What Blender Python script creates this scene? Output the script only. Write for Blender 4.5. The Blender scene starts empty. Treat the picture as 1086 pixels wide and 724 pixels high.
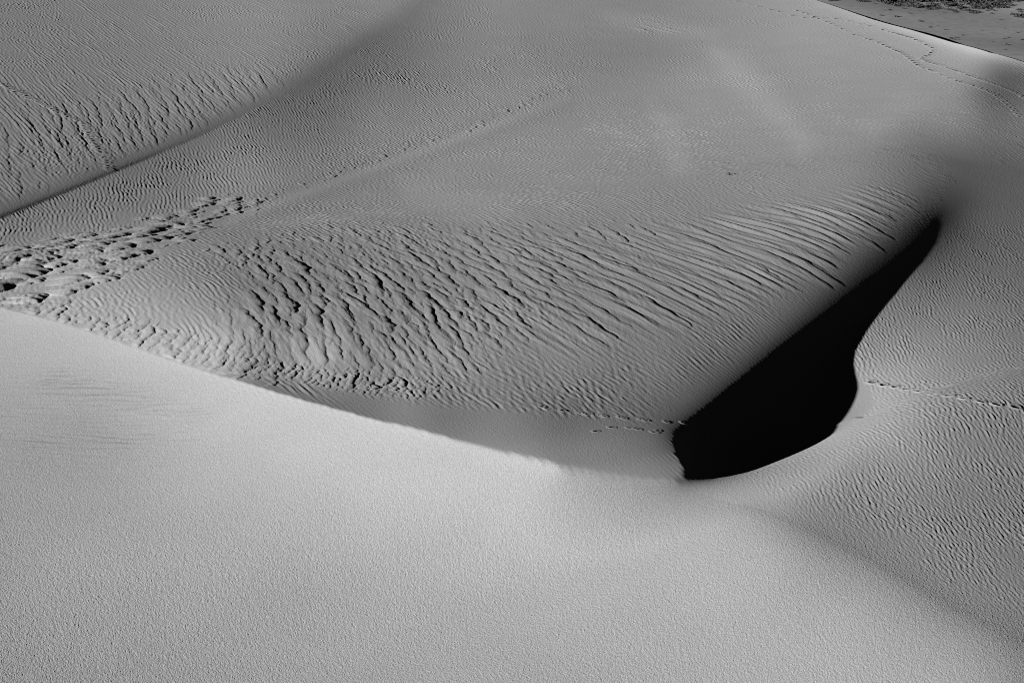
# Black-and-white desert dunes at a low sun, seen from a high dune through a long lens.
import bpy, math, time
import numpy as np

T0 = time.time()
rng = np.random.default_rng(11)
C = bpy.context.scene.collection

# ------------------------------------------------------------------ camera numbers
PLAIN_Z = -7.4
CAM_H, PITCH, FOCAL = 32.0, math.radians(16.6), 70.0
PW, PH = 1086.0, 724.0
F = PW * FOCAL / 36.0
CP, SP = math.cos(PITCH), math.sin(PITCH)

def project(x, y, z):
    dz = z - CAM_H
    zc = np.maximum(y * CP - dz * SP, 1.0)
    yc = y * SP + dz * CP
    return PW / 2 + F * x / zc, PH / 2 - F * yc / zc

def ray(px, py):
    a = (px - PW / 2) / F
    b = (PH / 2 - py) / F
    return a, CP + b * SP, -SP + b * CP          # x, y, z direction

def on_plane(pts, z=0.0):
    p = np.asarray(pts, float)
    dx, dy, dz = ray(p[:, 0], p[:, 1])
    t = (z - CAM_H) / dz
    return np.stack([dx * t, dy * t], 1)

# ------------------------------------------------------------------ sun
SUN_EL = math.radians(12.5)
SUN_AZ = math.radians(36.0)                     # the light travels along +x turned 36 degrees to +y
TX, TY = math.cos(SUN_AZ), math.sin(SUN_AZ)
SE, CE = math.sin(SUN_EL), math.cos(SUN_EL)
TANE = SE / CE
KLUM = 0.80

# ------------------------------------------------------------------ small numeric helpers
def dist_poly(px, py, poly):
    """distance to a polyline and the fraction along it"""
    d = np.full(px.shape, 1e9); s = np.zeros(px.shape)
    poly = np.asarray(poly, float)
    seg = np.hypot(*(poly[1:] - poly[:-1]).T); tot = seg.sum(); acc = 0
    for (a, b), L in zip(zip(poly[:-1], poly[1:]), seg):
        t = np.clip(((px - a[0]) * (b[0] - a[0]) + (py - a[1]) * (b[1] - a[1])) / L ** 2, 0, 1)
        q = np.hypot(px - a[0] - t * (b[0] - a[0]), py - a[1] - t * (b[1] - a[1]))
        m = q < d
        d[m] = q[m]; s[m] = (acc + t[m] * L) / tot
        acc += L
    return d, s

def inside(px, py, poly):
    poly = np.asarray(poly, float); r = np.zeros(px.shape, bool)
    for a, b in zip(poly, np.roll(poly, -1, 0)):
        if a[1] == b[1]: continue
        c = (a[1] > py) != (b[1] > py)
        r ^= c & (px < (b[0] - a[0]) * (py - a[1]) / (b[1] - a[1]) + a[0])
    return r

def smooth(a, b, x):
    t = np.clip((x - a) / (b - a), 0, 1)
    return t * t * (3 - 2 * t)

def bilin_wrap(T, i, j):
    n, m = T.shape
    i0 = np.floor(i); j0 = np.floor(j)
    fi = (i - i0).astype(np.float32); fj = (j - j0).astype(np.float32)
    i0 = i0.astype(np.int64) % n; j0 = j0.astype(np.int64) % m
    i1 = (i0 + 1) % n; j1 = (j0 + 1) % m
    return ((T[i0, j0] * (1 - fj) + T[i0, j1] * fj) * (1 - fi) + (T[i1, j0] * (1 - fj) + T[i1, j1] * fj) * fi)

def bilin_clamp(T, i, j):
    n, m = T.shape
    i = np.clip(i, 0, n - 1.001); j = np.clip(j, 0, m - 1.001)
    i0 = i.astype(np.int64); j0 = j.astype(np.int64); fi = i - i0; fj = j - j0
    return (T[i0, j0] * (1 - fi) * (1 - fj) + T[i0, j0 + 1] * (1 - fi) * fj + T[i0 + 1, j0] * fi * (1 - fj) + T[i0 + 1, j0 + 1] * fi * fj)

def bspline(T, i, j):
    n, m = T.shape
    i = np.clip(i, 2, n - 4.0); j = np.clip(j, 2, m - 4.0)
    i0 = np.floor(i).astype(np.int64); j0 = np.floor(j).astype(np.int64)
    a = i - i0; b = j - j0
    def w(t): return ((1 - t) ** 3 / 6, (3 * t ** 3 - 6 * t * t + 4) / 6, (-3 * t ** 3 + 3 * t * t + 3 * t + 1) / 6, t ** 3 / 6)
    wa, wb = w(a), w(b); r = 0
    for p in range(4):
        q = 0
        for k in range(4):
            q = q + wb[k] * T[i0 + p - 1, j0 + k - 1]
        r = r + wa[p] * q
    return r

# ------------------------------------------------------------------ the outlines of the dunes (drawn on the photograph, laid on the ground)
L_BACK = [(-140, 290), (-60, 258), (0, 233), (60, 209), (120, 184), (180, 159), (240, 132), (300, 102), (345, 76), (390, 48), (430, 20), (455, -8), (480, -60)]
L_CREST = [(-140, 282), (-60, 306), (0, 326), (60, 341), (130, 364), (200, 388), (260, 406), (320, 424), (400, 446), (480, 466), (540, 481), (600, 496), (650, 507), (690, 512), (717, 513)]
PIT_IN = [(1008, 190), (998, 214), (985, 240), (966, 262), (940, 285), (890, 325), (850, 357), (810, 388), (770, 420), (738, 446), (722, 459), (716, 470), (721, 488), (728, 499), (717, 513)]
PIT_OUT = [(717, 513), (740, 512), (770, 506), (800, 498), (830, 487), (862, 472), (900, 451), (920, 437), (927, 427), (920, 412), (908, 400), (903, 386), (906, 372), (918, 350), (936, 325), (956, 299), (973, 277), (988, 254), (1000, 230), (1014, 196)]
def jag(l, a, b, amp, step, seed):
    r = np.random.default_rng(seed); l = [np.array(p, float) for p in l]; out = []
    for k in range(len(l) - 1):
        out.append(l[k])
        if a <= k < b:
            v = l[k + 1] - l[k]; L = np.hypot(*v); m = int(L / step)
            for q in range(1, m): out.append(l[k] + v * q / m + np.array([-v[1], v[0]]) / L * r.normal(0, amp))
    out.append(l[-1])
    return [tuple(p) for p in out]
PIT_IN = jag(PIT_IN, 11, 14, .9, 2.5, 1)
PIT_OUT = jag(PIT_OUT, 6, 10, .8, 2.5, 2)
L_FAR = [(640, -70), (760, -30), (865, 0), (912, 16), (960, 30), (1010, 45), (1050, 56), (1086, 66), (1150, 84), (1240, 112)]
L_SIDE = [(700, 506), (735, 520), (790, 536), (850, 556), (920, 590), (1000, 635), (1100, 690), (1200, 745)]

# grey values (0-255) read from the photograph, ripples averaged out
S_A = [(-80, 60, 118), (20, 20, 119), (150, 30, 123), (300, 30, 133), (400, 10, 133), (50, 100, 117), (150, 110, 119), (250, 80, 129), (50, 180, 114), (20, 208, 111), (130, 160, 111), (220, 120, 118), (330, 55, 121), (380, 30, 123), (440, -30, 133)]
S_B = [(-80, 275, 122), (20, 245, 112), (100, 220, 112), (250, 180, 127), (190, 165, 104), (300, 120, 98), (350, 95, 96), (405, 60, 100), (440, 40, 110), (400, 120, 121), (500, 60, 127), (560, 20, 129), (520, -20, 133), (600, 100, 131), (480, 170, 133), (700, 100, 136), (690, 35, 128), (760, 30, 137), (800, 60, 141), (750, 80, 143), (850, 130, 139), (600, 200, 133), (750, 220, 127), (900, 150, 135), (950, 100, 141), (1000, 70, 148), (900, 40, 150), (860, 15, 153), (1040, 70, 155), (1050, 87, 84), (1075, 92, 80), (1086, 110, 106), (1080, 130, 108), (1020, 120, 131), (1050, 170, 88), (1010, 180, 84), (980, 165, 100), (1130, 180, 88), (960, 200, 104), (350, 250, 120), (200, 300, 132), (60, 290, 150), (450, 330, 114), (600, 300, 116), (700, 330, 114), (800, 300, 116), (900, 240, 116), (700, 400, 110), (600, 400, 122), (500, 395, 130), (430, 400, 140), (330, 388, 170), (240, 366, 172), (150, 346, 166), (60, 325, 160), (300, 352, 118), (250, 322, 122), (385, 372, 122), (330, 330, 116), (430, 378, 128), (540, 420, 116), (600, 443, 92), (700, 445, 82), (690, 490, 122), (640, 480, 122), (620, 470, 118), (560, 462, 116), (500, 452, 114), (560, 475, 136), (500, 462, 132), (440, 450, 126), (400, 412, 122), (400, 434, 112), (330, 410, 112), (280, 402, 112), (460, 437, 106), (750, 400, 84), (850, 330, 88), (760, 370, 100), (930, 270, 70), (650, 430, 98)]
S_C = [(-60, 340, 178), (20, 345, 186), (50, 350, 188), (120, 385, 190), (200, 410, 198), (100, 450, 168), (30, 480, 160), (300, 450, 202), (450, 500, 203), (600, 530, 205), (690, 530, 200), (300, 600, 174), (50, 600, 163), (50, 715, 152), (-60, 650, 150), (300, 710, 164), (500, 650, 177), (700, 620, 183), (850, 650, 177), (900, 720, 178), (1000, 700, 170), (1086, 740, 140), (600, 720, 170), (740, 522, 196), (780, 530, 184), (830, 508, 192), (780, 515, 198), (870, 490, 176), (900, 470, 164), (950, 520, 136), (935, 430, 172), (920, 395, 162), (950, 400, 160), (920, 370, 138), (940, 350, 132), (960, 320, 112), (990, 280, 92), (1010, 240, 76), (1040, 225, 88), (1050, 170, 86), (1070, 300, 106), (1000, 330, 120), (1050, 420, 130), (1050, 500, 120), (1000, 450, 136), (1130, 300, 100), (1130, 500, 114), (970, 470, 148), (1020, 195, 80), (900, 520, 138), (1000, 570, 130), (1080, 610, 126), (850, 535, 152), (820, 590, 180), (900, 640, 174), (980, 685, 168), (1060, 735, 158), (1140, 660, 124)]

# ------------------------------------------------------------------ grey maps per region on a pixel lattice
LX0, LY0, LST = -200.0, -120.0, 3.0
lat_x = np.arange(LX0, 1290, LST); lat_y = np.arange(LY0, 860, LST)
LXX, LYY = np.meshgrid(lat_x, lat_y)

def rbf(samples, soft=26.0):
    P = np.asarray(samples, float); n = len(P)
    d = np.hypot(P[:, None, 0] - P[None, :, 0], P[:, None, 1] - P[None, :, 1])
    A = np.zeros((n + 1, n + 1)); A[:n, :n] = np.sqrt(d * d + soft ** 2) - np.eye(n) * 4.0; A[n, :n] = 1; A[:n, n] = 1
    w = np.linalg.solve(A, np.r_[P[:, 2], 0])
    out = np.full(LXX.shape, w[n])
    for k in range(n):
        out += w[k] * np.sqrt((LXX - P[k, 0]) ** 2 + (LYY - P[k, 1]) ** 2 + soft ** 2)
    return np.clip(out, 20, 240)

M_A, M_B, M_C = rbf(S_A), rbf(S_B), rbf(S_C)
# the back dune rolls over into its slip face along its lower edge
d, s = dist_poly(LXX, LYY, L_BACK)
M_A = M_A - 24 * np.exp(-(d / 16) ** 2) * smooth(1.0, .8, s) - 82 * np.exp(-(d / 4.0) ** 2) * smooth(.62, .36, s)
# the basin rolls over into the hollow
d, s = dist_poly(LXX, LYY, PIT_IN[:11])
M_B = M_B * (1 - np.exp(-(d / (12 + 10 * (1 - s))) ** 1.3) * smooth(176, 244, LYY)) + 3
d, s = dist_poly(LXX, LYY, [(1014, 196), (1000, 230), (988, 254), (973, 277), (956, 299)])
M_C = M_C * (1 - (1 - s) * .9 * np.exp(-(d / 16) ** 1.4) * smooth(176, 244, LYY))
d, s = dist_poly(LXX, LYY, [(240, 236), (300, 212), (400, 176), (500, 140), (600, 103)])
M_B = M_B + 7 * np.exp(-(d / 4) ** 2) * smooth(1.0, .75, s) - 4 * np.exp(-((d - 10) / 6) ** 2)
def patch(poly, amp, soft):
    inp = inside(LXX, LYY, poly); dd, _ = dist_poly(LXX, LYY, poly + [poly[0]])
    return 1.15 * amp * smooth(-1.4 * soft, 1.4 * soft, np.where(inp, dd, -dd))
M_B = M_B + patch([(752, 50), (792, 62), (832, 108), (866, 150), (850, 164), (818, 130), (770, 88)], 9, 10) + patch([(688, 108), (720, 128), (734, 182), (712, 186), (698, 150)], 7, 9) \
    + patch([(420, 186), (470, 196), (540, 215), (560, 232), (480, 236), (430, 215)], 6, 9) + patch([(640, 14), (690, 16), (760, 36), (700, 40), (650, 26)], 8, 8) + patch([(905, 130), (960, 100), (985, 112), (930, 150)], 7, 12) \
    - patch([(560, 44), (690, 44), (740, 60), (640, 84), (560, 70)], 5, 14) - patch([(420, 60), (560, 46), (540, 90), (420, 130)], 3, 14)
# bright rim along the far crest
d, s = dist_poly(LXX, LYY, L_FAR)
M_B = M_B + 46 * np.exp(-(d / 7) ** 1.5) * smooth(.25, .75, s)
# the side dune falls towards a soft line that runs on from the tip of the hollow
d, s = dist_poly(LXX, LYY, L_SIDE)
up = LYY < np.interp(LXX, [p[0] for p in L_SIDE], [p[1] for p in L_SIDE])
M_C = M_C - 27 * np.where(up, np.exp(-d / 36), np.exp(-d / 15)) * smooth(.03, .22, s) * (1 - .35 * smooth(.55, .9, s))
# bright lip on the near crest
d, s = dist_poly(LXX, LYY, L_CREST)
M_C = M_C + 8 * np.exp(-d / 8)

def to_slope(v):
    lin = np.where(v < 10, v / 255 / 12.92, ((np.maximum(v, 0) / 255 + .055) / 1.055) ** 2.4)
    nl = np.clip(lin * KLUM, .0, .93)
    # solve (CE g + SE) = nl sqrt(1+g^2) for g
    a = CE * CE - nl * nl; b = 2 * CE * SE; c = SE * SE - nl * nl
    g = (-b + np.sqrt(np.maximum(b * b - 4 * a * c, 0))) / (2 * a)
    return np.clip(g + .003 * np.minimum(v, 0), -.5, .75)

G_A, G_B, G_C = to_slope(M_A), to_slope(M_B), to_slope(M_C)

# ------------------------------------------------------------------ large forms: integrate the slopes along the light
DU, DV = .15, .25
U0, U1, V0, V1 = -30.0, 330.0, -15.0, 345.0
NU, NV = int((U1 - U0) / DU), int((V1 - V0) / DV)
gu = U0 + DU * np.arange(NU); gv = V0 + DV * np.arange(NV)
GU, GV = np.meshgrid(gu, gv)                     # rows = v
GX = TX * GU - TY * GV; GY = TY * GU + TX * GV

def macro(x, y):
    u = TX * x + TY * y; v = -TY * x + TX * y
    return bspline(HM, (v - V0) / DV, (u - U0) / DU)

ku = 2 * np.pi * np.fft.rfftfreq(NU, DU)[None, :]; kv = 2 * np.pi * np.fft.fftfreq(NV, DV)[:, None]
k2 = ku ** 2 + kv ** 2
FILT = (-1j * ku) / (ku ** 2 + .20 * kv ** 2 + (2 * np.pi / 160) ** 2 * .12 + (.04 ** 2) * k2 ** 2)

TILT = -.055                                      # the whole dune field falls gently away from the sun
BASE_PLANE = TILT * (TX + TY * TY / TX) * GX      # the same slope along the light, level away from the camera
HM = BASE_PLANE + 0.0
CORR = 0
def lowpass(f, su, sv): return np.fft.irfft2(np.fft.rfft2(f) * np.exp(-.5 * (ku ** 2 * su ** 2 + kv ** 2 * sv ** 2)), s=f.shape)

def hit(pts, hf=None, n=700):
    """first point of the large forms met by the ray through each pixel"""
    p = np.asarray(pts, float); dx, dy, dz = ray(p[:, 0], p[:, 1])
    ys = np.geomspace(40, 480, n)[None, :]
    t = ys / dy[:, None]
    x = dx[:, None] * t; z = CAM_H + dz[:, None] * t
    below = z < (hf or macro)(x, ys + 0 * x)
    k = np.where(below.any(1), below.argmax(1), n - 1); k = np.maximum(k, 1); r = np.arange(len(p))
    h = (hf or macro)(x, ys + 0 * x)
    a = z[r, k - 1] - h[r, k - 1]; b = z[r, k] - h[r, k]
    f = np.clip(a / (a - b + 1e-9), 0, 1)
    yy = ys[0, k - 1] * (1 - f) + ys[0, k] * f
    return np.stack([dx * yy / dy, yy], 1)

W = {}
def world_lines(first):
    for nme, l in (('back', L_BACK), ('crest', L_CREST), ('pin', PIT_IN), ('pout', PIT_OUT), ('far', L_FAR), ('side', L_SIDE)):
        if first: W[nme] = on_plane(l)
        for q in range(0 if first else 4):
            z = macro(W[nme][:, 0], W[nme][:, 1])
            W[nme] = .3 * W[nme] + .7 * np.array([on_plane([p], zz)[0] for p, zz in zip(l, z)])

def regions(x, y):
    """0 back dune, 1 basin and far slope, 2 near and side dune, 3 hollow, 4 beyond the far crest"""
    b = W['back']; c = W['crest']; pi_, po = W['pin'], W['pout']; fr = W['far']
    reg = np.ones(x.shape, np.int8)
    reg[inside(x, y, np.vstack([b, [[b[-1, 0], 900], [-600, 900], [-600, b[0, 1]]]]))] = 0
    top = po[-1]
    near = np.vstack([c, po[1:], [[top[0] + 1.5, top[1] + 12], [top[0] + 30, top[1] + 20], [600, top[1] + 20], [600, -100], [-600, -100], [-600, c[0, 1]]]])
    reg[inside(x, y, near)] = 2
    reg[inside(x, y, np.vstack([pi_, po[1:]]))] = 3
    reg[inside(x, y, np.vstack([fr, [[900, fr[-1, 1] - 80], [900, 900], [fr[0, 0], 900]]]))] = 4
    return reg

FIXED = {   # metres on the ground: the outlines above where they fall on the finished relief
    'back': [[-40.46, 121.08], [-39.84, 135.65], [-38.47, 145.96], [-36.8, 157.52], [-34.87, 170.99], [-32.36, 185.59], [-29.07, 200.46], [-25.12, 216.89], [-21.84, 232.26], [-18.39, 253.99], [-14.82, 278.29], [-12.63, 305.73], [-11.0, 374.42]],
    'crest': [[-40.8, 122.26], [-34.58, 116.95], [-29.91, 112.05], [-25.72, 108.06], [-21.12, 103.44], [-16.96, 99.72], [-13.6, 96.68], [-10.43, 93.83], [-6.48, 90.58], [-2.79, 88.35], [-0.13, 87.25], [2.49, 86.6], [4.68, 86.75], [6.46, 86.99], [7.67, 87.32]],
    'pin': [[37.18, 165.75], [34.46, 156.46], [31.7, 147.64], [28.91, 140.28], [25.78, 132.84], [20.75, 121.61], [17.3, 114.12], [14.22, 107.41], [11.39, 100.73], [9.31, 95.52], [8.34, 92.95], [7.92, 91.18], [7.91, 90.88], [7.9, 90.61], [7.94, 90.41], [8.03, 90.3], [7.95, 89.91], [7.98, 89.68], [8.01, 89.48], [8.09, 89.37], [8.09, 89.12], [8.15, 88.98], [8.21, 88.84], [8.27, 88.73], [8.18, 88.5], [8.08, 88.29], [8.03, 88.04], [7.93, 87.86], [7.85, 87.66], [7.74, 87.5], [7.67, 87.32]],
    'pout': [[7.67, 87.32], [8.75, 87.95], [10.25, 89.53], [11.82, 91.29], [13.59, 94.13], [15.59, 97.34], [18.0, 100.77], [18.16, 101.02], [18.32, 101.41], [18.47, 101.63], [18.67, 102.4], [18.76, 101.71], [18.97, 102.31], [19.15, 102.9], [19.3, 102.96], [19.46, 103.38], [19.65, 103.88], [19.83, 104.53], [20.03, 104.82], [20.19, 105.45], [20.22, 106.01], [20.26, 106.57], [20.27, 107.09], [20.36, 107.66], [20.36, 108.14], [20.38, 108.61], [20.36, 109.04], [20.26, 109.3], [20.24, 109.7], [20.14, 109.95], [20.16, 110.41], [20.07, 110.65], [20.13, 112.77], [20.67, 115.08], [22.06, 119.23], [24.09, 124.69], [26.54, 131.18], [28.84, 137.37], [31.25, 144.28], [33.66, 151.84], [37.3, 164.03]],
    'far': [[18.23, 403.5], [35.41, 348.46], [47.58, 314.28], [51.86, 298.29], [55.77, 283.33], [59.07, 267.44], [61.96, 257.99], [65.21, 253.2], [71.12, 246.41], [78.13, 234.84]],
    'side': [[6.93, 87.54], [8.45, 87.09], [10.67, 85.23], [12.85, 82.39], [15.27, 79.35], [17.73, 75.48], [20.61, 71.42], [23.49, 68.44]],
}
NIT, NFB = 8, 5
for it in range(NIT):
    if FIXED is None: world_lines(it == 0)
    else: W.update({k: np.array(v) for k, v in FIXED.items()})
    if it == 0 or FIXED is None:
        reg = regions(GX, GY)
        P = reg == 3
        run = np.zeros(P.shape, np.float32); back = np.zeros(P.shape, np.float32); acc = np.zeros(NV)
        for q in range(NU):
            acc = np.where(P[:, q], acc + 1, 0); run[:, q] = acc
        acc = np.zeros(NV)
        for q in range(NU - 1, -1, -1):
            acc = np.where(P[:, q], acc + 1, 0); back[:, q] = acc
        length = (run + back) * DU
        sfrac = run / np.maximum(run + back, 1)
    px, py = project(GX, GY, HM)
    i = (np.clip(py, -80, 800) - LY0) / LST; j = (np.clip(px, -120, 1200) - LX0) / LST
    gA, gB, gC = bilin_clamp(G_A, i, j), bilin_clamp(G_B, i, j), bilin_clamp(G_C, i, j)
    g = np.where(reg == 0, gA, np.where(reg == 2, gC, gB))
    g = np.where(reg == 4, -.02, g)
    # hollow: slip face first, then a floor that lifts to meet the sunlit side where the shadow ends
    gp = -TANE * (1.04 + .06 * smooth(5, 2, length) + .09 * smooth(6, 10, length)) - .33 * smooth(1.5, 7, length) * np.cos(np.pi * sfrac)
    fade = smooth(-700, -160, px) * smooth(1600, 1226, px) * smooth(1500, 860, py) * smooth(-170, -70, py)
    fade = fade * smooth(U0, U0 + 12, GU) * smooth(U1, U1 - 12, GU) * smooth(V0, V0 + 10, GV) * smooth(V1, V1 - 15, GV)
    g0 = TILT
    gp = gp + (np.minimum(gB, -.10) - gp) * smooth(266, 212, py)      # the hollow shallows out at its far tip
    g = np.where(P, gp, g)
    soft = smooth(240, 205, py) * smooth(900, 950, px) * smooth(130, 170, py)
    blur = lowpass(g, .7, 1.6)
    g = g * (1 - soft) + blur * soft
    g = g * fade + TILT * (1 - fade)
    g = lowpass(g, .05, .13)
    want = (CE * g + SE) / np.sqrt(1 + g * g)
    # the slope field of a real surface cannot match every wish: push what is left over back in, a little at a time
    ge = g + CORR
    nfb = NFB if it < NIT - 1 else 14
    for fb in range(nfb):
        H = np.fft.irfft2(FILT * np.fft.rfft2(ge - TILT), s=ge.shape) + BASE_PLANE
        if fb < nfb - 1:
            hv, hu = np.gradient(H, DV, DU)
            nl = (CE * hu + SE) / np.sqrt(1 + hu * hu + hv * hv)
            ge = ge + .8 * np.where(P, np.clip(g - hu, -.3, .3), np.clip((want - nl) / CE, -.4, .4)) * fade
            ge = np.clip(ge, -.8, 1.0)
    CORR = ge - g
    H -= H[np.abs(GX) + np.abs(GY - 125) < 12].mean()
    HM = H if it == 0 else .25 * HM + .75 * H
print('macro', round(time.time() - T0, 1), 's  height', HM.min().round(1), HM.max().round(1))
for nme in ('crest', 'pin', 'far', 'back'):
    _a, _b = project(W[nme][:, 0], W[nme][:, 1], macro(W[nme][:, 0], W[nme][:, 1]))
    print(nme, [tuple(np.round(t, 1)) for t in np.c_[dict(crest=L_CREST, pin=PIT_IN, far=L_FAR, back=L_BACK)[nme], _a, _b, macro(W[nme][:, 0], W[nme][:, 1])]])

# ------------------------------------------------------------------ ripples and dunelets: noise driven forward until its fronts steepen
def band_tile(nu, nv, du, dv, lam, crest, spread=.35, seed=0):
    r = np.random.default_rng(seed)
    a = 2 * np.pi * np.fft.fftfreq(nu, du)[None, :]; b = 2 * np.pi * np.fft.fftfreq(nv, dv)[:, None]
    k0 = 2 * np.pi / lam
    S = np.exp(-((np.abs(a) - k0) / (spread * k0)) ** 2) * np.exp(-(b * crest / 2 / np.pi) ** 2)
    f = np.real(np.fft.ifft2(np.fft.fft2(r.standard_normal((nv, nu))) * S))
    return f / f.std()

def low_tile(n, d, lam, seed=0):
    r = np.random.default_rng(seed)
    a = 2 * np.pi * np.fft.fftfreq(n, d)[None, :]; b = 2 * np.pi * np.fft.fftfreq(n, d)[:, None]
    S = np.exp(-(a * a + b * b) * (lam / 2 / np.pi) ** 2)
    f = np.real(np.fft.ifft2(np.fft.fft2(r.standard_normal((n, n))) * S))
    return f / f.std()

def steepen(f, du, travel, nu_visc=.35):
    """Burgers march of a positive field: high parts run ahead and pile into lobed fronts"""
    f = f.copy(); done = 0.0
    while done < travel:
        m = f.max(); dt = .7 * du / m; dt = min(dt, travel - done + 1e-9)
        fl = .5 * f * f
        f = f - dt / du * (fl - np.roll(fl, 1, 1))
        f = f + nu_visc * .12 * (np.roll(f, 1, 1) + np.roll(f, -1, 1) - 2 * f) * (dt * m / du) * .5
        done += dt
    return f

class Layer:
    def __init__(s, ang, lam, crest, level, travel, nu=768, nv=256, spread=.35, seed=1, per=14):
        s.ang = math.radians(ang); s.du = lam / per; s.dv = crest / 12
        f = band_tile(nu, nv, s.du, s.dv, lam, crest, spread, seed)
        f = f * (1 + .35 * low_tile_like(nu, nv, seed))
        f = np.maximum(f - level, 0) if level > -3 else f + 3
        s.T = steepen(f, s.du, travel * lam) if travel > 0 else f
        s.T = s.T - s.T.mean()
        s.T = (s.T / np.percentile(np.abs(np.diff(s.T, axis=1) / s.du), 99.0)).astype(np.float32)   # steepest face = slope 1
    def __call__(s, x, y, wx=0):
        c, q = math.cos(s.ang), math.sin(s.ang)
        return bilin_wrap(s.T, (-q * x + c * y) / s.dv, (c * x + q * y + wx) / s.du)

def low_tile_like(nu, nv, seed):
    r = np.random.default_rng(seed + 900)
    a = np.fft.fftfreq(nu)[None, :]; b = np.fft.fftfreq(nv)[:, None]
    S = np.exp(-((a * nu / 10) ** 2 + (b * nv / 6) ** 2))
    f = np.real(np.fft.ifft2(np.fft.fft2(r.standard_normal((nv, nu))) * S))
    return f / f.std()

WARP1, WARP2 = low_tile(256, .5, 9, 5).astype(np.float32), low_tile(256, .25, 3.0, 6).astype(np.float32)
PATCH = low_tile(256, 1.0, 14, 7).astype(np.float32)
def warp(x, y): return bilin_wrap(WARP1, y / 1.6, x / .5), bilin_wrap(WARP2, y / .8, x / .25), bilin_wrap(PATCH, y / 2.2, x / 1.0)

LAY = dict(
    mid2=Layer(15, .62, 3.0, .2, .40, seed=22, spread=.45),
    long=Layer(30, 1.05, 9.0, -.5, .30, seed=23, spread=.45),
    long2=Layer(30, .50, 4.5, -.2, .25, seed=24, spread=.40),
    backfine=Layer(24, .46, 6.0, -.4, .2, seed=29, spread=.45),
    rip=Layer(13, .34, 2.3, -.8, .15, nu=1024, nv=512, seed=30, spread=.18, per=9),
    rip2=Layer(22, .34, 2.4, -.8, .15, nu=1024, nv=512, seed=31, spread=.32, per=9),
    side=Layer(4, .25, .75, -.8, .12, nu=1024, nv=512, seed=32, spread=.35, per=9),
    speck=Layer(14, .42, 1.1, -4, 0, nu=1024, nv=512, seed=36, spread=.6, per=7),
    side2=Layer(9, .21, .45, -.8, .12, nu=1024, nv=512, seed=33, spread=.5, per=9),
)
print('tiles', round(time.time() - T0, 1), 's')

def poly_mask(px, py, poly, soft):
    m = np.zeros(px.shape)
    x0, y0 = np.min(poly, 0) - soft; x1, y1 = np.max(poly, 0) + soft
    k = (px > x0) & (px < x1) & (py > y0) & (py < y1)
    if not k.any(): return m
    a, b = px[k], py[k]
    d, _ = dist_poly(a, b, list(poly) + [poly[0]])
    m[k] = smooth(-soft, soft, np.where(inside(a, b, poly), d, -d))
    return m

Z_MID = [(215, 262), (290, 250), (360, 262), (470, 238), (620, 232), (700, 250), (640, 300), (580, 350), (520, 392), (430, 412), (340, 400), (260, 376), (210, 330), (260, 300)]
Z_MIDTHIN = [(330, 235), (480, 232), (700, 232), (700, 262), (520, 262), (420, 276), (330, 262)]
Z_LONG = [(600, 262), (700, 240), (800, 222), (900, 205), (965, 198), (972, 214), (930, 250), (880, 290), (800, 318), (700, 352), (600, 372), (540, 360), (580, 310)]
Z_LONG2 = [(480, 330), (600, 290), (800, 290), (880, 300), (790, 350), (720, 400), (620, 430), (500, 420), (430, 400)]
Z_LOBES = [(-80, 258), (0, 260), (70, 250), (130, 240), (200, 218), (240, 200), (262, 214), (205, 256), (145, 290), (95, 318), (40, 330), (0, 328), (-80, 310)]
Z_EDGE = [(-80, 300), (0, 318), (60, 322), (140, 338), (200, 352), (280, 372), (320, 396), (290, 408), (200, 388), (130, 366), (60, 344), (0, 328), (-80, 306)]
Z_FRINGE = [(170, 356), (260, 372), (350, 390), (430, 398), (480, 410), (440, 422), (380, 416), (300, 402), (240, 390)]
Z_BACK = [(20, 110), (120, 96), (210, 72), (300, 62), (322, 74), (280, 104), (220, 132), (150, 160), (60, 178), (20, 160)]
Z_TROUGH = [(330, 410), (450, 428), (560, 436), (700, 450), (745, 452), (717, 530), (650, 520), (540, 490), (400, 452)]
Z_RIP = [(-80, 262), (0, 240), (120, 190), (300, 112), (420, 60), (620, 40), (640, 80), (520, 140), (380, 186), (260, 210), (180, 240), (60, 254), (-80, 290)]
Z_TRACK = [(180, 232), (215, 205), (260, 204), (300, 210), (270, 230), (230, 246), (180, 262), (150, 262)]
Z_SMOOTHTRACK = [(230, 236), (300, 208), (400, 172), (500, 138), (590, 102), (612, 100), (600, 112), (510, 148), (400, 184), (300, 220), (236, 246)]
Z_SIDE = [(880, 340), (905, 400), (925, 430), (880, 470), (800, 505), (860, 540), (1000, 610), (1140, 680), (1140, 200), (1040, 230), (980, 290)]
Z_SIDEROUGH = [(960, 500), (1040, 470), (1140, 470), (1140, 640), (1060, 600), (980, 570)]

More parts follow.
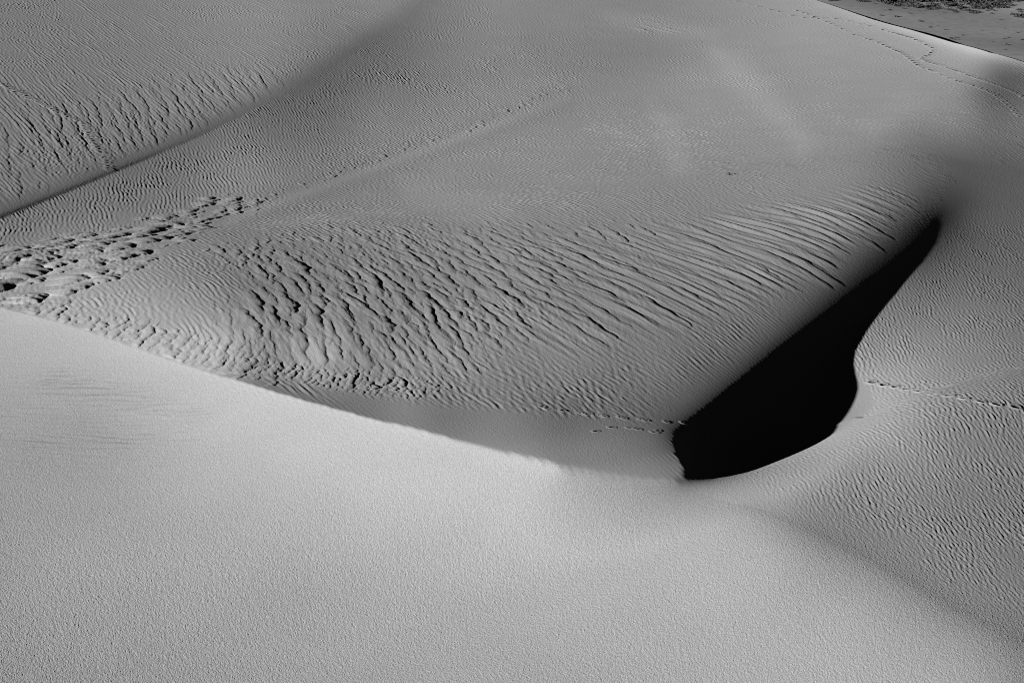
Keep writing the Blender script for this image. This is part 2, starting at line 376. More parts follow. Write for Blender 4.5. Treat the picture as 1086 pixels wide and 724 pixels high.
def detail(x, y, px, py, reg):
    """height of the ripples, dunelets and grain on top of the large forms"""
    w1, w2, pt = warp(x, y)
    out = np.zeros(x.shape)
    def add(name, mask, slope, lam, wa=.25, wb=.10):
        k = mask > .004
        if not k.any(): return
        out[k] += (mask[k] * slope * .75 * LAY[name](x[k], y[k], lam * (wa * w1[k] * 3 + wb * w2[k])))
    basin, back, near = reg == 1, reg == 0, reg == 2
    n1 = .5 + .5 * np.tanh(pt * 1.3)
    dcr, _ = dist_poly(px, py, L_CREST)
    dpi, _ = dist_poly(px, py, PIT_IN)
    calm = smooth(2, 12, dcr) * (.04 + .4 * smooth(262, 212, py) + (.96 - .4 * smooth(262, 212, py)) * smooth(12, 70, dpi)) * (1 - poly_mask(px, py, Z_TROUGH, 7))
    basin = basin * calm
    mid = poly_mask(px, py, Z_MID, 34) * basin
    lng = poly_mask(px, py, Z_LONG, 15) * basin
    lng2 = poly_mask(px, py, Z_LONG2, 32) * basin
    lob = poly_mask(px, py, Z_LOBES, 10) * basin
    sm = poly_mask(px, py, Z_SMOOTHTRACK, 7)
    lng = lng * smooth(8, 60, dpi)
    add('long', lng * (.35 + .65 * smooth(600, 800, px)), .42, 1.0, .10, .06)
    add('long2', np.maximum(lng2 * smooth(10, 90, dpi), .4 * lng) * (1 - .45 * mid) * (1 - .4 * smooth(350, 410, py)), .20, .5, .12, .08)
    add('mid2', mid * .5 * (1 - .7 * lng), .25, .6, .1, .1)
    dbk, _ = dist_poly(px, py, L_BACK)
    add('backfine', back * (.5 + .5 * n1) * smooth(4, 26, dbk), .36, .45, .04, .05)
    rip = poly_mask(px, py, Z_RIP, 16) * basin * (1 - .8 * sm) * (1 - .5 * lob)
    lean = smooth(250, 460, px)
    add('rip', rip * (1 - lean), .38, .36, .05, .10)
    add('rip2', rip * lean, .52, .34, .05, .10)
    fri = np.maximum(poly_mask(px, py, Z_EDGE, 14), poly_mask(px, py, Z_FRINGE, 14))
    rest = basin * (1 - rip) * (1 - .8 * lng2) * (1 - .85 * fri) * (1 - .75 * smooth(385, 425, py) * smooth(470, 540, px)) * (1 - np.clip(1.3 * mid + lng + lob, 0, 1) * .9) * (1 - .85 * sm)
    lowfade = np.clip(smooth(520, 350, px) + smooth(70, 140, py), .35, 1)
    add('rip2', rest * (.5 + .5 * smooth(.25, .8, n1)) * lowfade * (1 - smooth(700, 950, px) * .2), .62, .34, .08, .12)
    sd = poly_mask(px, py, Z_SIDE, 26) * near
    add('side', sd * (1 - .55 * smooth(425, 520, py)), .54, .30, .1, .15)
    add('side2', sd * smooth(330, 480, py), .36, .21, .1, .15)
    ro = poly_mask(px, py, Z_SIDEROUGH, 26) * near
    add('side', ro * n1, .10, .30, .3, .3)
    fg = near * (1 - sd)
    add('speck', (basin + back) * smooth(4, 22, dbk) * (.5 + .5 * smooth(.2, .8, 1 - n1)) * (1 + smooth(140, 260, y)), .17, .4, .1, .1)
    add('side2', fg * (.25 + .75 * smooth(470, 640, py)) * (.5 + .5 * n1), .07, .26, .3, .3)
    return out

# ------------------------------------------------------------------ one fine sheet of sand, finer where the lens looks
STEP = .70 / (F * 1024 / 1086)
el_hi, el_lo = PITCH + math.atan(372 / F), PITCH - math.atan(366 / F)
ys = list(CAM_H / np.tan(np.linspace(math.radians(47), el_hi + STEP, 60)))
while ys[-1] < 455:
    yy = ys[-1]; zr = -13 * float(smooth(110, 330, yy)); kf = .74 + .26 * float(smooth(88, 100, yy)) - .58 * float(smooth(165, 205, yy))
    ys.append(yy + STEP * kf * (yy * yy + (CAM_H - zr) ** 2) / (CAM_H - zr))
ys = np.r_[ys, np.linspace(ys[-1] + 2, ys[-1] + 90, 30)]
ta_in = np.arange(-.288, .288, STEP * 1.0)
mid_cols = .288 + np.arange(1, int(.075 / (STEP * 1.8))) * STEP * 1.8
far_cols = mid_cols[-1] + np.linspace(.0, 1, 50)[1:] ** 1.4 * .27
ta = np.r_[-far_cols[::-1], -mid_cols[::-1], ta_in, mid_cols, far_cols]
NR, NC = len(ys), len(ta)
Y = np.repeat(ys[:, None], NC, 1); X = Y * ta[None, :]
x, y = X.ravel(), Y.ravel()
print('sheet', NR, NC, NR * NC)
Z = macro(x, y)

def beyond(x, y):
    """metres behind the far crest line"""
    d, _ = dist_poly(x, y, W['far'])
    fr = W['far']
    ins = inside(x, y, np.vstack([fr, [[900, fr[-1, 1] - 80], [900, 900], [fr[0, 0], 900]]]))
    return np.where(ins, d, 0)

far_k = y > 150
BY = np.zeros(x.shape); BY[far_k] = beyond(x[far_k], y[far_k])
REG = regions(x, y)
PX, PY = project(x, y, Z)
Z = Z - .65 * BY - np.maximum(y - 305 - 150 * smooth(-20, 45, x), 0) * .5
Z = np.maximum(Z, PLAIN_Z - 4)
Z = Z + detail(x, y, PX, PY, REG)
# dunelets: rounded mounds with lobed steep fronts that ride over one another
ZS = Z.reshape(NR, NC)
MND = np.zeros((NR, NC)); PITS = np.zeros((NR, NC))
def mound(cx, cy, ang, B, L, Hm, w, bow, dig, r):
    R = max(B, L * 1.2, abs(bow) + L) * 1.1 + .4
    i0, i1 = np.searchsorted(ys, [cy - R, cy + R]); i0 = max(i0 - 1, 0)
    tlo = min((cx - R) / (cy - R), (cx - R) / (cy + R)); thi = max((cx + R) / (cy - R), (cx + R) / (cy + R))
    j0, j1 = np.searchsorted(ta, [tlo, thi])
    if i1 - i0 < 2 or j1 - j0 < 2: return
    xx = X[i0:i1, j0:j1] - cx; yy = Y[i0:i1, j0:j1] - cy
    c, s_ = math.cos(ang), math.sin(ang)
    a = c * xx + s_ * yy; b = (-s_ * xx + c * yy) / B
    env = np.clip(1 - b * b, 0, 1)
    ph = r.uniform(0, 6.28, 4)
    front = bow * (np.sqrt(env) - .6) + L * (.05 * np.sin(5 * b + ph[0]) + .035 * np.sin(11 * b + ph[1])) + .08 * L * b * math.sin(ph[3])
    q = front - a
    hh = .72 * Hm * env ** .6
    wl = w * (.6 + .4 * env)
    S_ = np.where(q > 0, (1 - np.exp(-np.maximum(q, 0) / wl)) * (1 - smooth(.0, 1.0, q / (L * (.5 + .5 * np.sqrt(env))))), 0)
    M = MND[i0:i1, j0:j1]; np.maximum(M, hh * S_, out=M)
    Pq = PITS[i0:i1, j0:j1]
    dg = np.where(q <= 0, np.exp(np.minimum(q, 0) / (.10 + .35 * w)), np.exp(-np.maximum(q, 0) / (.3 * w))) * dig * hh
    np.maximum(Pq, dg, out=Pq)

def scatter(poly, count, size, seed, ang, B, L, H, w, bow, dig, edge=8, where=None, vary=.26):
    r = np.random.default_rng(seed); poly = np.asarray(poly, float)
    wp = hit(poly); lo, hi = wp.min(0), wp.max(0); n = 0; tries = 0; pts = []
    while n < count and tries < count * 60:
        tries += 1
        p = lo + r.random(2) * (hi - lo)
        px_, py_ = project(p[:1], p[1:], macro(p[:1], p[1:]))
        if not inside(px_, py_, poly)[0]: continue
        pp = np.array([px_[0], py_[0]])
        if where is not None and r.random() > where(*pp): continue
        # keep a little distance between neighbours
        if pts and np.min(np.hypot((np.array(pts)[:, 0] - p[0]) / size[0], (np.array(pts)[:, 1] - p[1]) / size[1])) < .62: continue
        pts.append(p); n += 1
        dpol, _ = dist_poly(px_, py_, list(map(tuple, poly)) + [tuple(poly[0])])
        k = (.35 + .65 * float(smooth(0, edge, dpol[0]))) * r.lognormal(0, vary)
        g = lambda v: v[0] + (v[1] - v[0]) * r.random()
        an = ang(*pp) if callable(ang) else ang
        mound(p[0], p[1], math.radians(an + r.normal(0, min(8, 7 / g(B)))), g(B) * k ** .7, g(L) * k ** .7, g(H) * k, g(w) * k ** .8, g(bow) * k, dig, r)
    return n

mid_ang = lambda px, py: 14 + 17 * float(smooth(430, 720, px)) - 8 * float(smooth(330, 420, py)) * float(smooth(480, 300, px))
nm = [scatter(Z_MID, 300, (1.05, 4.2), 1, mid_ang, (1.2, 3.3), (.9, 1.35), (.043, .076), (.17, .28), (.12, .4), .42, 40, lambda px, py: .25 + .75 * float(smooth(250, 330, px)) * float(smooth(640, 560, px))),
      scatter(Z_MID, 220, (.6, 3.0), 2, mid_ang, (.7, 2.0), (.5, .8), (.025, .048), (.09, .15), (.1, .3), .40, 40, lambda px, py: .2 + .8 * float(smooth(300, 400, py))),
      scatter(Z_MIDTHIN, 75, (1.2, 4.0), 3, 14, (.6, 2.0), (.6, 1.0), (.03, .05), (.09, .14), (.1, .3), .40, 10),
      scatter([(210, 262), (330, 236), (330, 262), (240, 300)], 22, (1.2, 4.0), 13, 0, (.5, 1.4), (.5, .9), (.04, .08), (.09, .14), (.1, .3), .25, 10),
      scatter(Z_LONG, 110, (1.2, 6.0), 4, 28, (1.8, 4.2), (1.1, 1.6), (.034, .06), (.17, .26), (.1, .3), .4, 24),
      scatter(Z_LOBES, 75, (1.9, 3.4), 5, -20, (1.2, 2.8), (2.2, 3.8), (.21, .35), (.48, .78), (.4, 1.1), .32, 14, lambda px, py: float(smooth(260, 60, px)) * .8 + .2),
      scatter(Z_LOBES, 55, (.9, 2.0), 6, -14, (.5, 1.1), (.8, 1.3), (.07, .12), (.17, .28), (.2, .6), .35, 12),
      scatter(Z_EDGE, 120, (.9, 1.8), 7, -16, (.5, 1.3), (.7, 1.3), (.06, .11), (.16, .28), (.2, .7), .4, 10),
      scatter(Z_TRACK, 34, (1.0, 3.0), 8, -10, (.5, 1.3), (.6, 1.1), (.07, .12), (.12, .18), (.1, .4), .3, 10),
      scatter(Z_FRINGE, 420, (.45, 1.0), 9, -4, (.35, .95), (.45, .8), (.050, .085), (.11, .18), (.1, .35), .45, 10),
      scatter(Z_BACK, 300, (1.3, 7.0), 10, 17, (3.0, 7.5), (1.1, 1.8), (.027, .041), (.11, .17), (.1, .4), .7, 22, None, .14),
      scatter([(-60, 110), (30, 110), (60, 180), (110, 176), (40, 205), (-60, 225)], 60, (1.7, 9.0), 11, 14, (2.0, 6.0), (1.2, 2.0), (.014, .03), (.11, .17), (.1, .4), .6, 22),
      scatter([(230, 222), (300, 200), (400, 165), (500, 132), (588, 92), (600, 98), (505, 139), (400, 173), (300, 209), (240, 232)], 60, (1.0, 3.0), 14, 5, (.5, 1.4), (.6, 1.1), (.04, .085), (.10, .16), (.1, .4), .35, 4),
      scatter([(672, 20), (712, 20), (720, 34), (680, 34)], 9, (2.5, 12.0), 12, 40, (2.0, 5.0), (1.5, 2.5), (.05, .09), (.2, .3), (.1, .4), .25, 8)]
print('mounds', nm)
dcr, _ = dist_poly(PX, PY, L_CREST); dpi, _ = dist_poly(PX, PY, PIT_IN)
Z = Z + (MND - PITS).ravel() * (REG != 2) * (REG != 3) * smooth(.5, 3.5, dcr) * smooth(3, 26, dpi) * smooth(1, 14, dist_poly(PX, PY, L_BACK)[0])
grain = (.0014 + .0012 * smooth(150, 260, y) + .0030 * smooth(400, 640, PY) * (REG == 2) * (1 - .6 * poly_mask(PX, PY, Z_SIDE, 26))) * (.25 + .75 * smooth(3, 60, dpi) * smooth(2, 16, dcr))
Z = Z + rng.standard_normal(len(x)) * grain
print('detail', round(time.time() - T0, 1), 's')

ZG = Z.reshape(NR, NC)
def surf(x, y):
    """height of the finished sheet"""
    i = np.interp(y, ys, np.arange(NR)); j = np.interp(x / y, ta, np.arange(NC))
    return bilin_clamp(ZG, i, j)

# ------------------------------------------------------------------ materials
def sand_material(name, base, vary, grain_scale, bump):
    m = bpy.data.materials.new(name); m.use_nodes = True; nt = m.node_tree; N = nt.nodes; Lk = nt.links
    b = N['Principled BSDF']; b.inputs['Roughness'].default_value = 1; b.inputs['Specular IOR Level'].default_value = 0
    g = N.new('ShaderNodeNewGeometry')
    n1 = N.new('ShaderNodeTexNoise'); n1.inputs['Scale'].default_value = grain_scale; n1.inputs['Detail'].default_value = 3
    n2 = N.new('ShaderNodeTexNoise'); n2.inputs['Scale'].default_value = .22; n2.inputs['Detail'].default_value = 5
    Lk.new(g.outputs['Position'], n1.inputs['Vector']); Lk.new(g.outputs['Position'], n2.inputs['Vector'])
    a = N.new('ShaderNodeAttribute'); a.attribute_name = 'streak_or_shade'
    r1 = N.new('ShaderNodeMapRange'); r1.inputs['From Min'].default_value = .3; r1.inputs['From Max'].default_value = .7
    r1.inputs['To Min'].default_value = base * (1 - vary); r1.inputs['To Max'].default_value = base * (1 + vary)
    Lk.new(n1.outputs['Fac'], r1.inputs['Value'])
    r2 = N.new('ShaderNodeMapRange'); r2.inputs['From Min'].default_value = .3; r2.inputs['From Max'].default_value = .7
    r2.inputs['To Min'].default_value = .97; r2.inputs['To Max'].default_value = 1.03
    Lk.new(n2.outputs['Fac'], r2.inputs['Value'])
    mu = N.new('ShaderNodeMath'); mu.operation = 'MULTIPLY'; Lk.new(r1.outputs['Result'], mu.inputs[0]); Lk.new(r2.outputs['Result'], mu.inputs[1])
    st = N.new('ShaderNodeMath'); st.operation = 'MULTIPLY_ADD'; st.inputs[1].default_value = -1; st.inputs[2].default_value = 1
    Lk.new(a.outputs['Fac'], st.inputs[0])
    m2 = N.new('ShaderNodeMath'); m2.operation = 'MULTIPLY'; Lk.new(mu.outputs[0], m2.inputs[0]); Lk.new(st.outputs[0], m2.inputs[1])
    cb = N.new('ShaderNodeCombineColor')
    for k in range(3): Lk.new(m2.outputs[0], cb.inputs[k])
    Lk.new(cb.outputs['Color'], b.inputs['Base Color'])
    if bump:
        bp = N.new('ShaderNodeBump'); bp.inputs['Strength'].default_value = 1; bp.inputs['Distance'].default_value = bump
        Lk.new(n1.outputs['Fac'], bp.inputs['Height']); Lk.new(bp.outputs['Normal'], b.inputs['Normal'])
    return m

BASE = .40
M_SAND = sand_material('pale_sand', BASE, .10, 16.0, 0.0)
M_NEAR = sand_material('grainy_sand', BASE, .34, 44.0, .016)
M_PLAIN = sand_material('plain_earth', .30, .12, .8, 0.0)

def plain_mat(name, v, rough=.9):
    m = bpy.data.materials.new(name); m.use_nodes = True; nt = m.node_tree
    b = nt.nodes['Principled BSDF']; b.inputs['Roughness'].default_value = rough; b.inputs['Specular IOR Level'].default_value = .1
    t = nt.nodes.new('ShaderNodeTexNoise'); t.inputs['Scale'].default_value = 6
    r = nt.nodes.new('ShaderNodeMapRange'); r.inputs['To Min'].default_value = v * .6; r.inputs['To Max'].default_value = v * 1.4
    nt.links.new(t.outputs['Fac'], r.inputs['Value'])
    cb = nt.nodes.new('ShaderNodeCombineColor')
    for k in range(3): nt.links.new(r.outputs['Result'], cb.inputs[k])
    nt.links.new(cb.outputs['Color'], b.inputs['Base Color'])
    return m

def link_mesh(name, verts, faces, mat, normals=None, streak_or_shade=None):
    me = bpy.data.meshes.new(name)
    nv, nf = len(verts), len(faces); w = faces.shape[1]
    me.vertices.add(nv); me.vertices.foreach_set('co', np.ascontiguousarray(verts, np.float32).ravel())
    me.loops.add(nf * w); me.loops.foreach_set('vertex_index', np.ascontiguousarray(faces, np.int32).ravel())
    me.polygons.add(nf); me.polygons.foreach_set('loop_start', np.arange(nf, dtype=np.int32) * w)
    me.polygons.foreach_set('use_smooth', np.ones(nf, bool))
    me.update(calc_edges=True)
    if streak_or_shade is not None:
        at = me.attributes.new('streak_or_shade', 'FLOAT', 'POINT'); at.data.foreach_set('value', np.ascontiguousarray(streak_or_shade, np.float32))
    if normals is not None:
        me.normals_split_custom_set_from_vertices(np.ascontiguousarray(normals, np.float32))
    me.materials.append(mat)
    o = bpy.data.objects.new(name, me); C.objects.link(o)
    return o

# ------------------------------------------------------------------ footprints: where they lie (traced from the photograph, then laid on the sand)
def along(pts, n, jit=0):
    P = np.asarray(pts, float); L = np.r_[0, np.cumsum(np.hypot(*(P[1:] - P[:-1]).T))]
    s = (np.arange(n) + .5) / n * L[-1] + rng.uniform(-jit, jit, n) * L[-1] / n
    return np.c_[np.interp(s, L, P[:, 0]), np.interp(s, L, P[:, 1])]

TRAILS = []      # (pixels, length, width, depth, label, group)
crest_a = np.vstack([along([(842, 10), (862, 17), (890, 29), (906, 37), (930, 44), (940, 49)], 16, .2), along([(940, 49), (956, 56), (965, 62), (975, 70)], 12, .2),
                     along([(975, 70), (992, 76), (1010, 84), (1033, 91), (1055, 100), (1070, 112), (1084, 126)], 27, .2)])
crest_b = np.vstack([along([(776, 0), (808, 8), (850, 19), (893, 20), (908, 25), (924, 28), (942, 33)], 14, .3), along([(942, 33), (958, 38), (966, 40), (980, 46), (991, 52)], 13, .2),
                     along([(991, 52), (986, 58), (977, 62), (985, 66)], 8, .2), along([(985, 66), (1000, 70), (1020, 77), (1044, 86), (1064, 93), (1078, 99), (1090, 106)], 30, .2)])
TRAILS.append((crest_a, .36, .26, .20, 'dark footprint in the lower of the two trails crossing the slope below the far crest', 'footprints of the lower far trail'))
TRAILS.append((crest_b, .36, .26, .20, 'dark footprint in the upper trail that zigzags just below the far crest', 'footprints of the upper far trail'))
left = np.vstack([along([(0, 88), (22, 99), (40, 108), (58, 117), (72, 123), (84, 128), (92, 136), (99, 148), (107, 160), (115, 174), (117, 182)], 58, .2)])
left += rng.normal(0, .8, left.shape)
TRAILS.append((left, .26, .24, .18, 'small footprint in the dotted trail coming down the back dune to its dark edge', 'footprints of the back dune trail'))
dash = np.array([(925, 405.3), (937, 408), (949, 410), (962, 412.5), (976, 414.5), (991.5, 417.3), (1007, 419.4), (1022, 422.3), (1040.5, 425.5), (1057, 428.7), (1077, 431.3)])
TRAILS.append((dash, .24, .19, .30, 'thin dash of a footprint in the straight track over the rippled side dune', 'footprints of the side dune track'))
low = np.array([(576, 431), (580, 433), (597, 435), (617, 438), (621, 438.6), (637, 440), (641, 441), (658, 442), (662, 443.5), (681, 444.5), (685, 445.5), (707, 447), (725, 448), (729, 449)])
TRAILS.append((low, .12, .12, .10, 'faint footprint in the row along the dark foot of the basin slope', 'footprints of the basin track'))
low2 = np.array([(632, 457), (649, 453), (668, 453.5), (676, 454.5), (694, 458), (698, 456.5)])
TRAILS.append((low2, .16, .09, .04, 'shallow scuff in the trough between the basin and the near crest', 'scuffs in the trough'))

FEET = []
for pix, ln, wd, dp, lab, grp in TRAILS:
    far = pix[:, 1] < 330
    wpos = hit(pix)
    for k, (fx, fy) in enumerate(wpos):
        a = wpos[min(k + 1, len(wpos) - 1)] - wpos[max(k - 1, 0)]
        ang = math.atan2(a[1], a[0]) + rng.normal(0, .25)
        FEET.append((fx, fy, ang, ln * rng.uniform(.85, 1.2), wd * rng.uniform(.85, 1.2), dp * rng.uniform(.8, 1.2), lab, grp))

def foot_profile(r): return np.where(r < 1, -(1 - r ** 4), 0) + .08 * np.exp(-((r - 1.25) / .30) ** 2)
Z_clean = ZG.copy()
HOLE = np.zeros((NR - 1, NC - 1), bool)
da, db = np.meshgrid(np.linspace(-1.1, 1.1, 15), np.linspace(-1.1, 1.1, 15)); kk = np.hypot(da, db) < 1.12; da, db = da[kk], db[kk]
for fx, fy, ang, ln, wd, dp, lab, grp in FEET:
    c, s_ = math.cos(ang), math.sin(ang)
    qx, qy = fx + c * da * ln - s_ * db * wd, fy + s_ * da * ln + c * db * wd
    ii = np.searchsorted(ys, qy) - 1; jj = np.searchsorted(ta, qx / qy) - 1
    ok = (ii >= 0) & (ii < NR - 1) & (jj >= 0) & (jj < NC - 1)
    HOLE[ii[ok], jj[ok]] = True

# ------------------------------------------------------------------ normals of the sheet, then split into its dunes
Z = ZG.ravel()
V = np.c_[x, y, Z]
G3 = V.reshape(NR, NC, 3)
dc = np.empty_like(G3); dr = np.empty_like(G3)
dc[:, 1:-1] = G3[:, 2:] - G3[:, :-2]; dc[:, 0] = G3[:, 1] - G3[:, 0]; dc[:, -1] = G3[:, -1] - G3[:, -2]
dr[1:-1] = G3[2:] - G3[:-2]; dr[0] = G3[1] - G3[0]; dr[-1] = G3[-1] - G3[-2]
NRM = np.cross(dc, dr).reshape(-1, 3); NRM /= np.linalg.norm(NRM, axis=1)[:, None]
idx = np.arange(NR * NC).reshape(NR, NC)
FACES = np.stack([idx[:-1, :-1], idx[:-1, 1:], idx[1:, 1:], idx[1:, :-1]], -1).reshape(-1, 4)

# dark mineral streaks blown over the near dune
ST = np.zeros(len(x))
nr = REG == 2
d1 = poly_mask(PX, PY, [(60, 395), (120, 408), (170, 420), (222, 438), (200, 442), (150, 430), (100, 420), (40, 410)], 14)
d2 = poly_mask(PX, PY, [(20, 470), (90, 458), (160, 466), (150, 474), (60, 472)], 10)
d3 = poly_mask(PX, PY, [(-20, 370), (100, 392), (230, 470), (120, 500), (-20, 490)], 30)
stt = band_tile(1024, 256, .05, .2, .42, 2.0, .7, 77).astype(np.float32)
sv = bilin_wrap(stt, (x - .1 * y) / .2, (y + .18 * x) / .05)
ST[nr] = (np.clip(.15 + .6 * sv, 0, 1.4) * (.20 * d1 + .16 * d2 + .09 * d3))[nr]

FR = REG[FACES[:, 0]].astype(int)
sx, sy = W['side'][:, 0], W['side'][:, 1]
side_d = inside(x, y, np.vstack([W['side'], [[300, 40], [300, 400], [W['side'][0, 0], 400]]]))
FR[(FR == 2) & side_d[FACES[:, 0]]] = 5
FR[FR == 4] = 1
FR[HOLE.ravel()] = 9
NAMES = {0: 'back_dune', 1: 'dune_basin', 2: 'foreground_dune', 3: 'shadowed_hollow', 5: 'side_dune'}
for k, nme in NAMES.items():
    fs = FACES[FR == k]
    used = np.zeros(len(x), bool); used[fs.ravel()] = True
    remap = np.cumsum(used) - 1
    o = link_mesh(nme, V[used], remap[fs], M_NEAR if k == 2 else M_SAND, NRM[used], ST[used])
    o['kind'] = 'structure'
print('dunes', round(time.time() - T0, 1), 's')

# ------------------------------------------------------------------ far plain beyond the last crest
n = 160
n = 330
gx = np.r_[np.linspace(-900, -20, 50), np.linspace(-15, 180, 220), np.linspace(186, 1200, 60)]; gy = np.r_[np.linspace(200, 420, 240), np.linspace(424, 1000, 70), np.geomspace(1020, 7000, 30)]
A, B = np.meshgrid(gx, gy)
LT = low_tile(256, 1, 10, 41)
zz = PLAIN_Z + .5 * bilin_wrap(LT, B / 9, A / 7) + .15 * bilin_wrap(LT, B / 2.5 + 40, A / 3)
pb = beyond(A.ravel(), B.ravel()).reshape(A.shape); pb = np.where(np.isfinite(pb), pb, 0)
_, ps = dist_poly(A.ravel(), B.ravel(), W['far']); ps = ps.reshape(A.shape)
_L = np.r_[0, np.cumsum(np.hypot(*np.diff(W['far'], axis=0).T))]; _z = macro(W['far'][:, 0], W['far'][:, 1])
zc = np.interp(ps * _L[-1], _L, _z)
zz = zz + (zc - .5 - PLAIN_Z) * np.exp(-(pb / 26) ** 2)
pid = np.arange(A.size).reshape(A.shape)
pf = np.stack([pid[:-1, :-1], pid[:-1, 1:], pid[1:, 1:], pid[1:, :-1]], -1).reshape(-1, 4)
pf = pf[(pb.ravel()[pf] > .1).any(1) | (B.ravel()[pf] > 520).all(1)]
o = link_mesh('far_plain', np.c_[A.ravel(), B.ravel(), zz.ravel()], pf, M_PLAIN); o['kind'] = 'structure'
def plain_h(x, y):
    return bilin_clamp(zz, np.interp(y, gy, np.arange(len(gy))), np.interp(x, gx, np.arange(n)))

# ------------------------------------------------------------------ footprints as pressed dents with a pushed-up rim
RINGS = np.array([0, .4, .65, .82, .92, 1.0, 1.07, 1.2, 1.35]); SEG = 16
def foot_object(f, k):
    fx, fy, ang, ln, wd, dp, lab, grp = f
    ie = int(np.clip(np.searchsorted(ys, fy), 1, NR - 2)); e = .06 + 1.15 * (ys[ie + 1] - ys[ie]) 
    th = np.linspace(0, 2 * np.pi, SEG, endpoint=False)
    ct, st_ = np.cos(th), np.sin(th)
    a = np.concatenate([r * ct * ln for r in RINGS[1:]] + [ct * (1.12 * ln + e * g_) for g_ in (.6, 1.0)])
    b = np.concatenate([r * st_ * wd * (1 + .18 * ct) for r in RINGS[1:]] + [st_ * (1.12 * wd + e * g_) for g_ in (.6, 1.0)])
    r = np.r_[0, np.repeat(np.r_[RINGS[1:], 1.9, 2.4], SEG)]
    c, s_ = math.cos(ang), math.sin(ang)
    xx = np.r_[0, c * a - s_ * b]; yy = np.r_[0, s_ * a + c * b]
    i = np.interp(fy + yy, ys, np.arange(NR)); j = np.interp((fx + xx) / (fy + yy), ta, np.arange(NC))
    ground = bilin_clamp(Z_clean, i, j)
    z = ground + dp * foot_profile(r) + rng.normal(0, .02 * dp, len(r)) * (r < 1.5) + .008 - .010 * (r > 2.2)
    z0 = ground[0]
    nr_ = len(RINGS) + 1
    me = bpy.data.meshes.new('footprint')
    faces = [(0, 1 + q, 1 + (q + 1) % SEG) for q in range(SEG)]
    for p in range(nr_ - 1):
        for q in range(SEG):
            a0, a1 = 1 + p * SEG + q, 1 + p * SEG + (q + 1) % SEG
            faces.append((a0, a0 + SEG, a1 + SEG, a1))
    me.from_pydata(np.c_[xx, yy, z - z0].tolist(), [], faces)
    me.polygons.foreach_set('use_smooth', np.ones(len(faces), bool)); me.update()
    at = me.attributes.new('streak_or_shade', 'FLOAT', 'POINT'); at.data.foreach_set('value', (.88 * smooth(1.15, .95, r)).astype(np.float32))  # shade inside the print is painted in, as a darker sand colour
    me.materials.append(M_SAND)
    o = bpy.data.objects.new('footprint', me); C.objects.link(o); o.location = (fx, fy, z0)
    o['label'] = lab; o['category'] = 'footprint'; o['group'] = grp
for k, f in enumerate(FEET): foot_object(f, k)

# ------------------------------------------------------------------ the lone lump on the far slope
import bmesh
def lump(name, at, size, mat, seed):
    r = np.random.default_rng(seed); bm = bmesh.new(); bmesh.ops.create_icosphere(bm, subdivisions=3, radius=1)
    dirs = r.standard_normal((9, 3)); dirs /= np.linalg.norm(dirs, axis=1)[:, None]; cut = r.uniform(.62, .95, 9)
    for v in bm.verts:
        p = np.array(v.co)
        for dd, cc in zip(dirs, cut):
            e = p @ dd - cc
            if e > 0: p = p - dd * e * .85
        v.co = p * size
    me = bpy.data.meshes.new(name); bm.to_mesh(me); bm.free(); me.materials.append(mat)
    o = bpy.data.objects.new(name, me); C.objects.link(o); o.location = at
    return o
M_STONE = plain_mat('dark_stone', .07); M_SHRUB = plain_mat('shrub_leaf', .05)
q = hit([(772.5, 185.5)])[0]
o = lump('stone', (q[0], q[1], float(surf(q[:1], q[1:2])[0]) + .06), np.array([.19, .17, .15]), M_STONE, 3)
o['label'] = 'small lone dark stone lying on the smooth sand of the far slope'; o['category'] = 'stone'

# ------------------------------------------------------------------ scrub on the far plain
def shrub_mesh(seed, leaves=46):
    r = np.random.default_rng(seed); vs, fs = [], []
    for k in range(leaves):
        d = r.standard_normal(3); d[2] = abs(d[2]); d /= np.linalg.norm(d); p = d * r.uniform(.35, 1) * np.array([1, 1, .8])
        a = r.standard_normal(3); a /= np.linalg.norm(a); b = np.cross(a, d); b /= np.linalg.norm(b) + 1e-6; s = r.uniform(.16, .34)
        n0 = len(vs); vs += [p - a * s, p + b * s * .6, p + a * s, p - b * s * .6]; fs.append((n0, n0 + 1, n0 + 2, n0 + 3))
    return np.array(vs), np.array(fs)
SH = [shrub_mesh(60 + k) for k in range(5)]
SHM = []
for vs, fs in SH:
    me = bpy.data.meshes.new('shrub'); me.from_pydata(vs.tolist(), [], fs.tolist()); me.update(); me.materials.append(M_SHRUB); SHM.append(me)

def plain_at(px, py):
    dx, dy, dz = ray(px, py); t = (PLAIN_Z - CAM_H) / dz
    return dx * t, dy * t
def crest_py(px): return np.interp(px, [p[0] for p in L_FAR], [p[1] for p in L_FAR])
cand = []
NS = 5200
spx = rng.uniform(870, 1150, NS); spy = rng.uniform(-26, 62, NS)
dens = .06 * (spy < crest_py(spx) + 2)
bnd = 9 + 7 * smooth(920, 1086, spx)
dens = dens + .9 * smooth(bnd + 4, bnd - 3, spy) + .55 * np.exp(-((spy - 3.5 - (spx - 1000) * .012) / 2.6) ** 2) + .12 * smooth(24, 12, spy) * smooth(980, 1080, spx)
dens = dens * np.clip(.75 + .55 * bilin_wrap(LT, spy / .9, spx / 6), .1, 1.6)
keep = rng.uniform(0, 1, NS) < dens
spx, spy = spx[keep], spy[keep]
bx, by = plain_at(spx, spy); bz = plain_h(bx, by)
size = rng.lognormal(math.log(.38), .35, len(bx)) * (1 + .7 * np.exp(-((spy - 3.5) / 3) ** 2)) * (.55 + .45 * (spy < bnd[keep] + 2))
infr = (spy > -2) & (spx < 1088)
order = np.argsort(-(size / by) * infr)
MANY = 240
mass_v, mass_f, off = [], [], 0
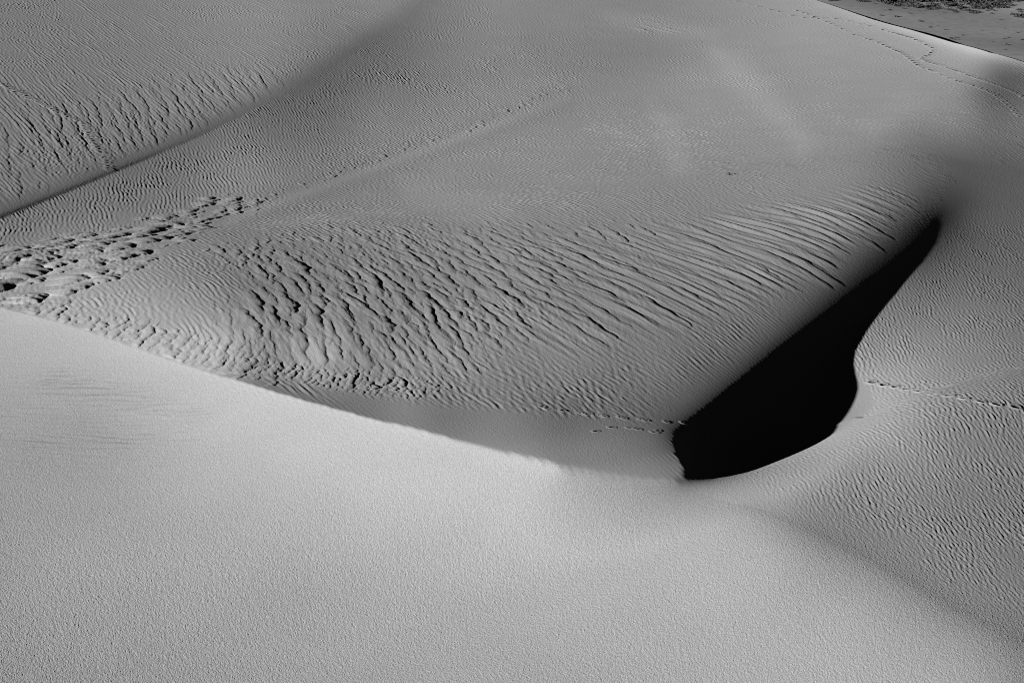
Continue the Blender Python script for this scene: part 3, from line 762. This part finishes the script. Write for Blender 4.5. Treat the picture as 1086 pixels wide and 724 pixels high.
for rank, k in enumerate(order):
    if rank < MANY and infr[k]:
        o = bpy.data.objects.new('shrub', SHM[k % 5]); C.objects.link(o)
        o.location = (bx[k], by[k], bz[k] - .05); o.scale = (size[k] * 1.2, size[k] * 1.2, size[k]); o.rotation_euler = (0, 0, rng.uniform(0, 6.28))
        o['label'] = 'small dark desert shrub growing on the flat plain behind the far dune crest'; o['category'] = 'shrub'; o['group'] = 'shrubs on the far plain'
    else:
        vs, fs = SH[k % 5]; s = size[k]
        mass_v.append(vs * [s * 1.2, s * 1.2, s] + [bx[k], by[k], bz[k] - .05]); mass_f.append(fs + off); off += len(vs)
o = link_mesh('scrub', np.vstack(mass_v), np.vstack(mass_f), M_SHRUB); o['kind'] = 'stuff'
print('shrubs', len(bx))

# ------------------------------------------------------------------ light, sky, camera
S = bpy.context.scene
sun = bpy.data.lights.new('sun', 'SUN'); sun.energy = 5.0; sun.angle = math.radians(.5); sun.color = (1, 1, 1)
so = bpy.data.objects.new('sun', sun); C.objects.link(so)
from mathutils import Vector
so.rotation_euler = Vector((TX * CE, TY * CE, -SE)).to_track_quat('-Z', 'Y').to_euler()
w = bpy.data.worlds.new('World'); S.world = w; w.use_nodes = True; nt = w.node_tree
sky = nt.nodes.new('ShaderNodeTexSky'); sky.sky_type = 'NISHITA'; sky.sun_disc = False
sky.sun_elevation = SUN_EL; sky.sun_rotation = math.atan2(-TX, -TY) % (2 * math.pi)
sky.altitude = 3500; sky.air_density = .03; sky.dust_density = 0.0; sky.ozone_density = 1
bw = nt.nodes.new('ShaderNodeRGBToBW'); nt.links.new(sky.outputs[0], bw.inputs[0])
bg = nt.nodes['Background']; nt.links.new(bw.outputs[0], bg.inputs['Color']); bg.inputs['Strength'].default_value = .05

cam = bpy.data.cameras.new('camera'); cam.lens = FOCAL; cam.sensor_width = 36; cam.clip_end = 20000; cam.clip_start = .5
co = bpy.data.objects.new('camera', cam); C.objects.link(co); co.location = (0, 0, CAM_H); co.rotation_euler = (math.pi / 2 - PITCH, 0, 0)
S.camera = co
S.view_settings.view_transform = 'Standard'; S.view_settings.look = 'None'; S.view_settings.gamma = 1
S.view_settings.exposure = math.log2((1 / KLUM) / (BASE * 5.0 / math.pi))
S.cycles.max_bounces = 0; S.cycles.diffuse_bounces = 0
S.cycles.pixel_filter_type = 'BLACKMAN_HARRIS'; S.cycles.filter_width = .95
S.cycles.use_denoising = False
print('built', round(time.time() - T0, 1), 's')
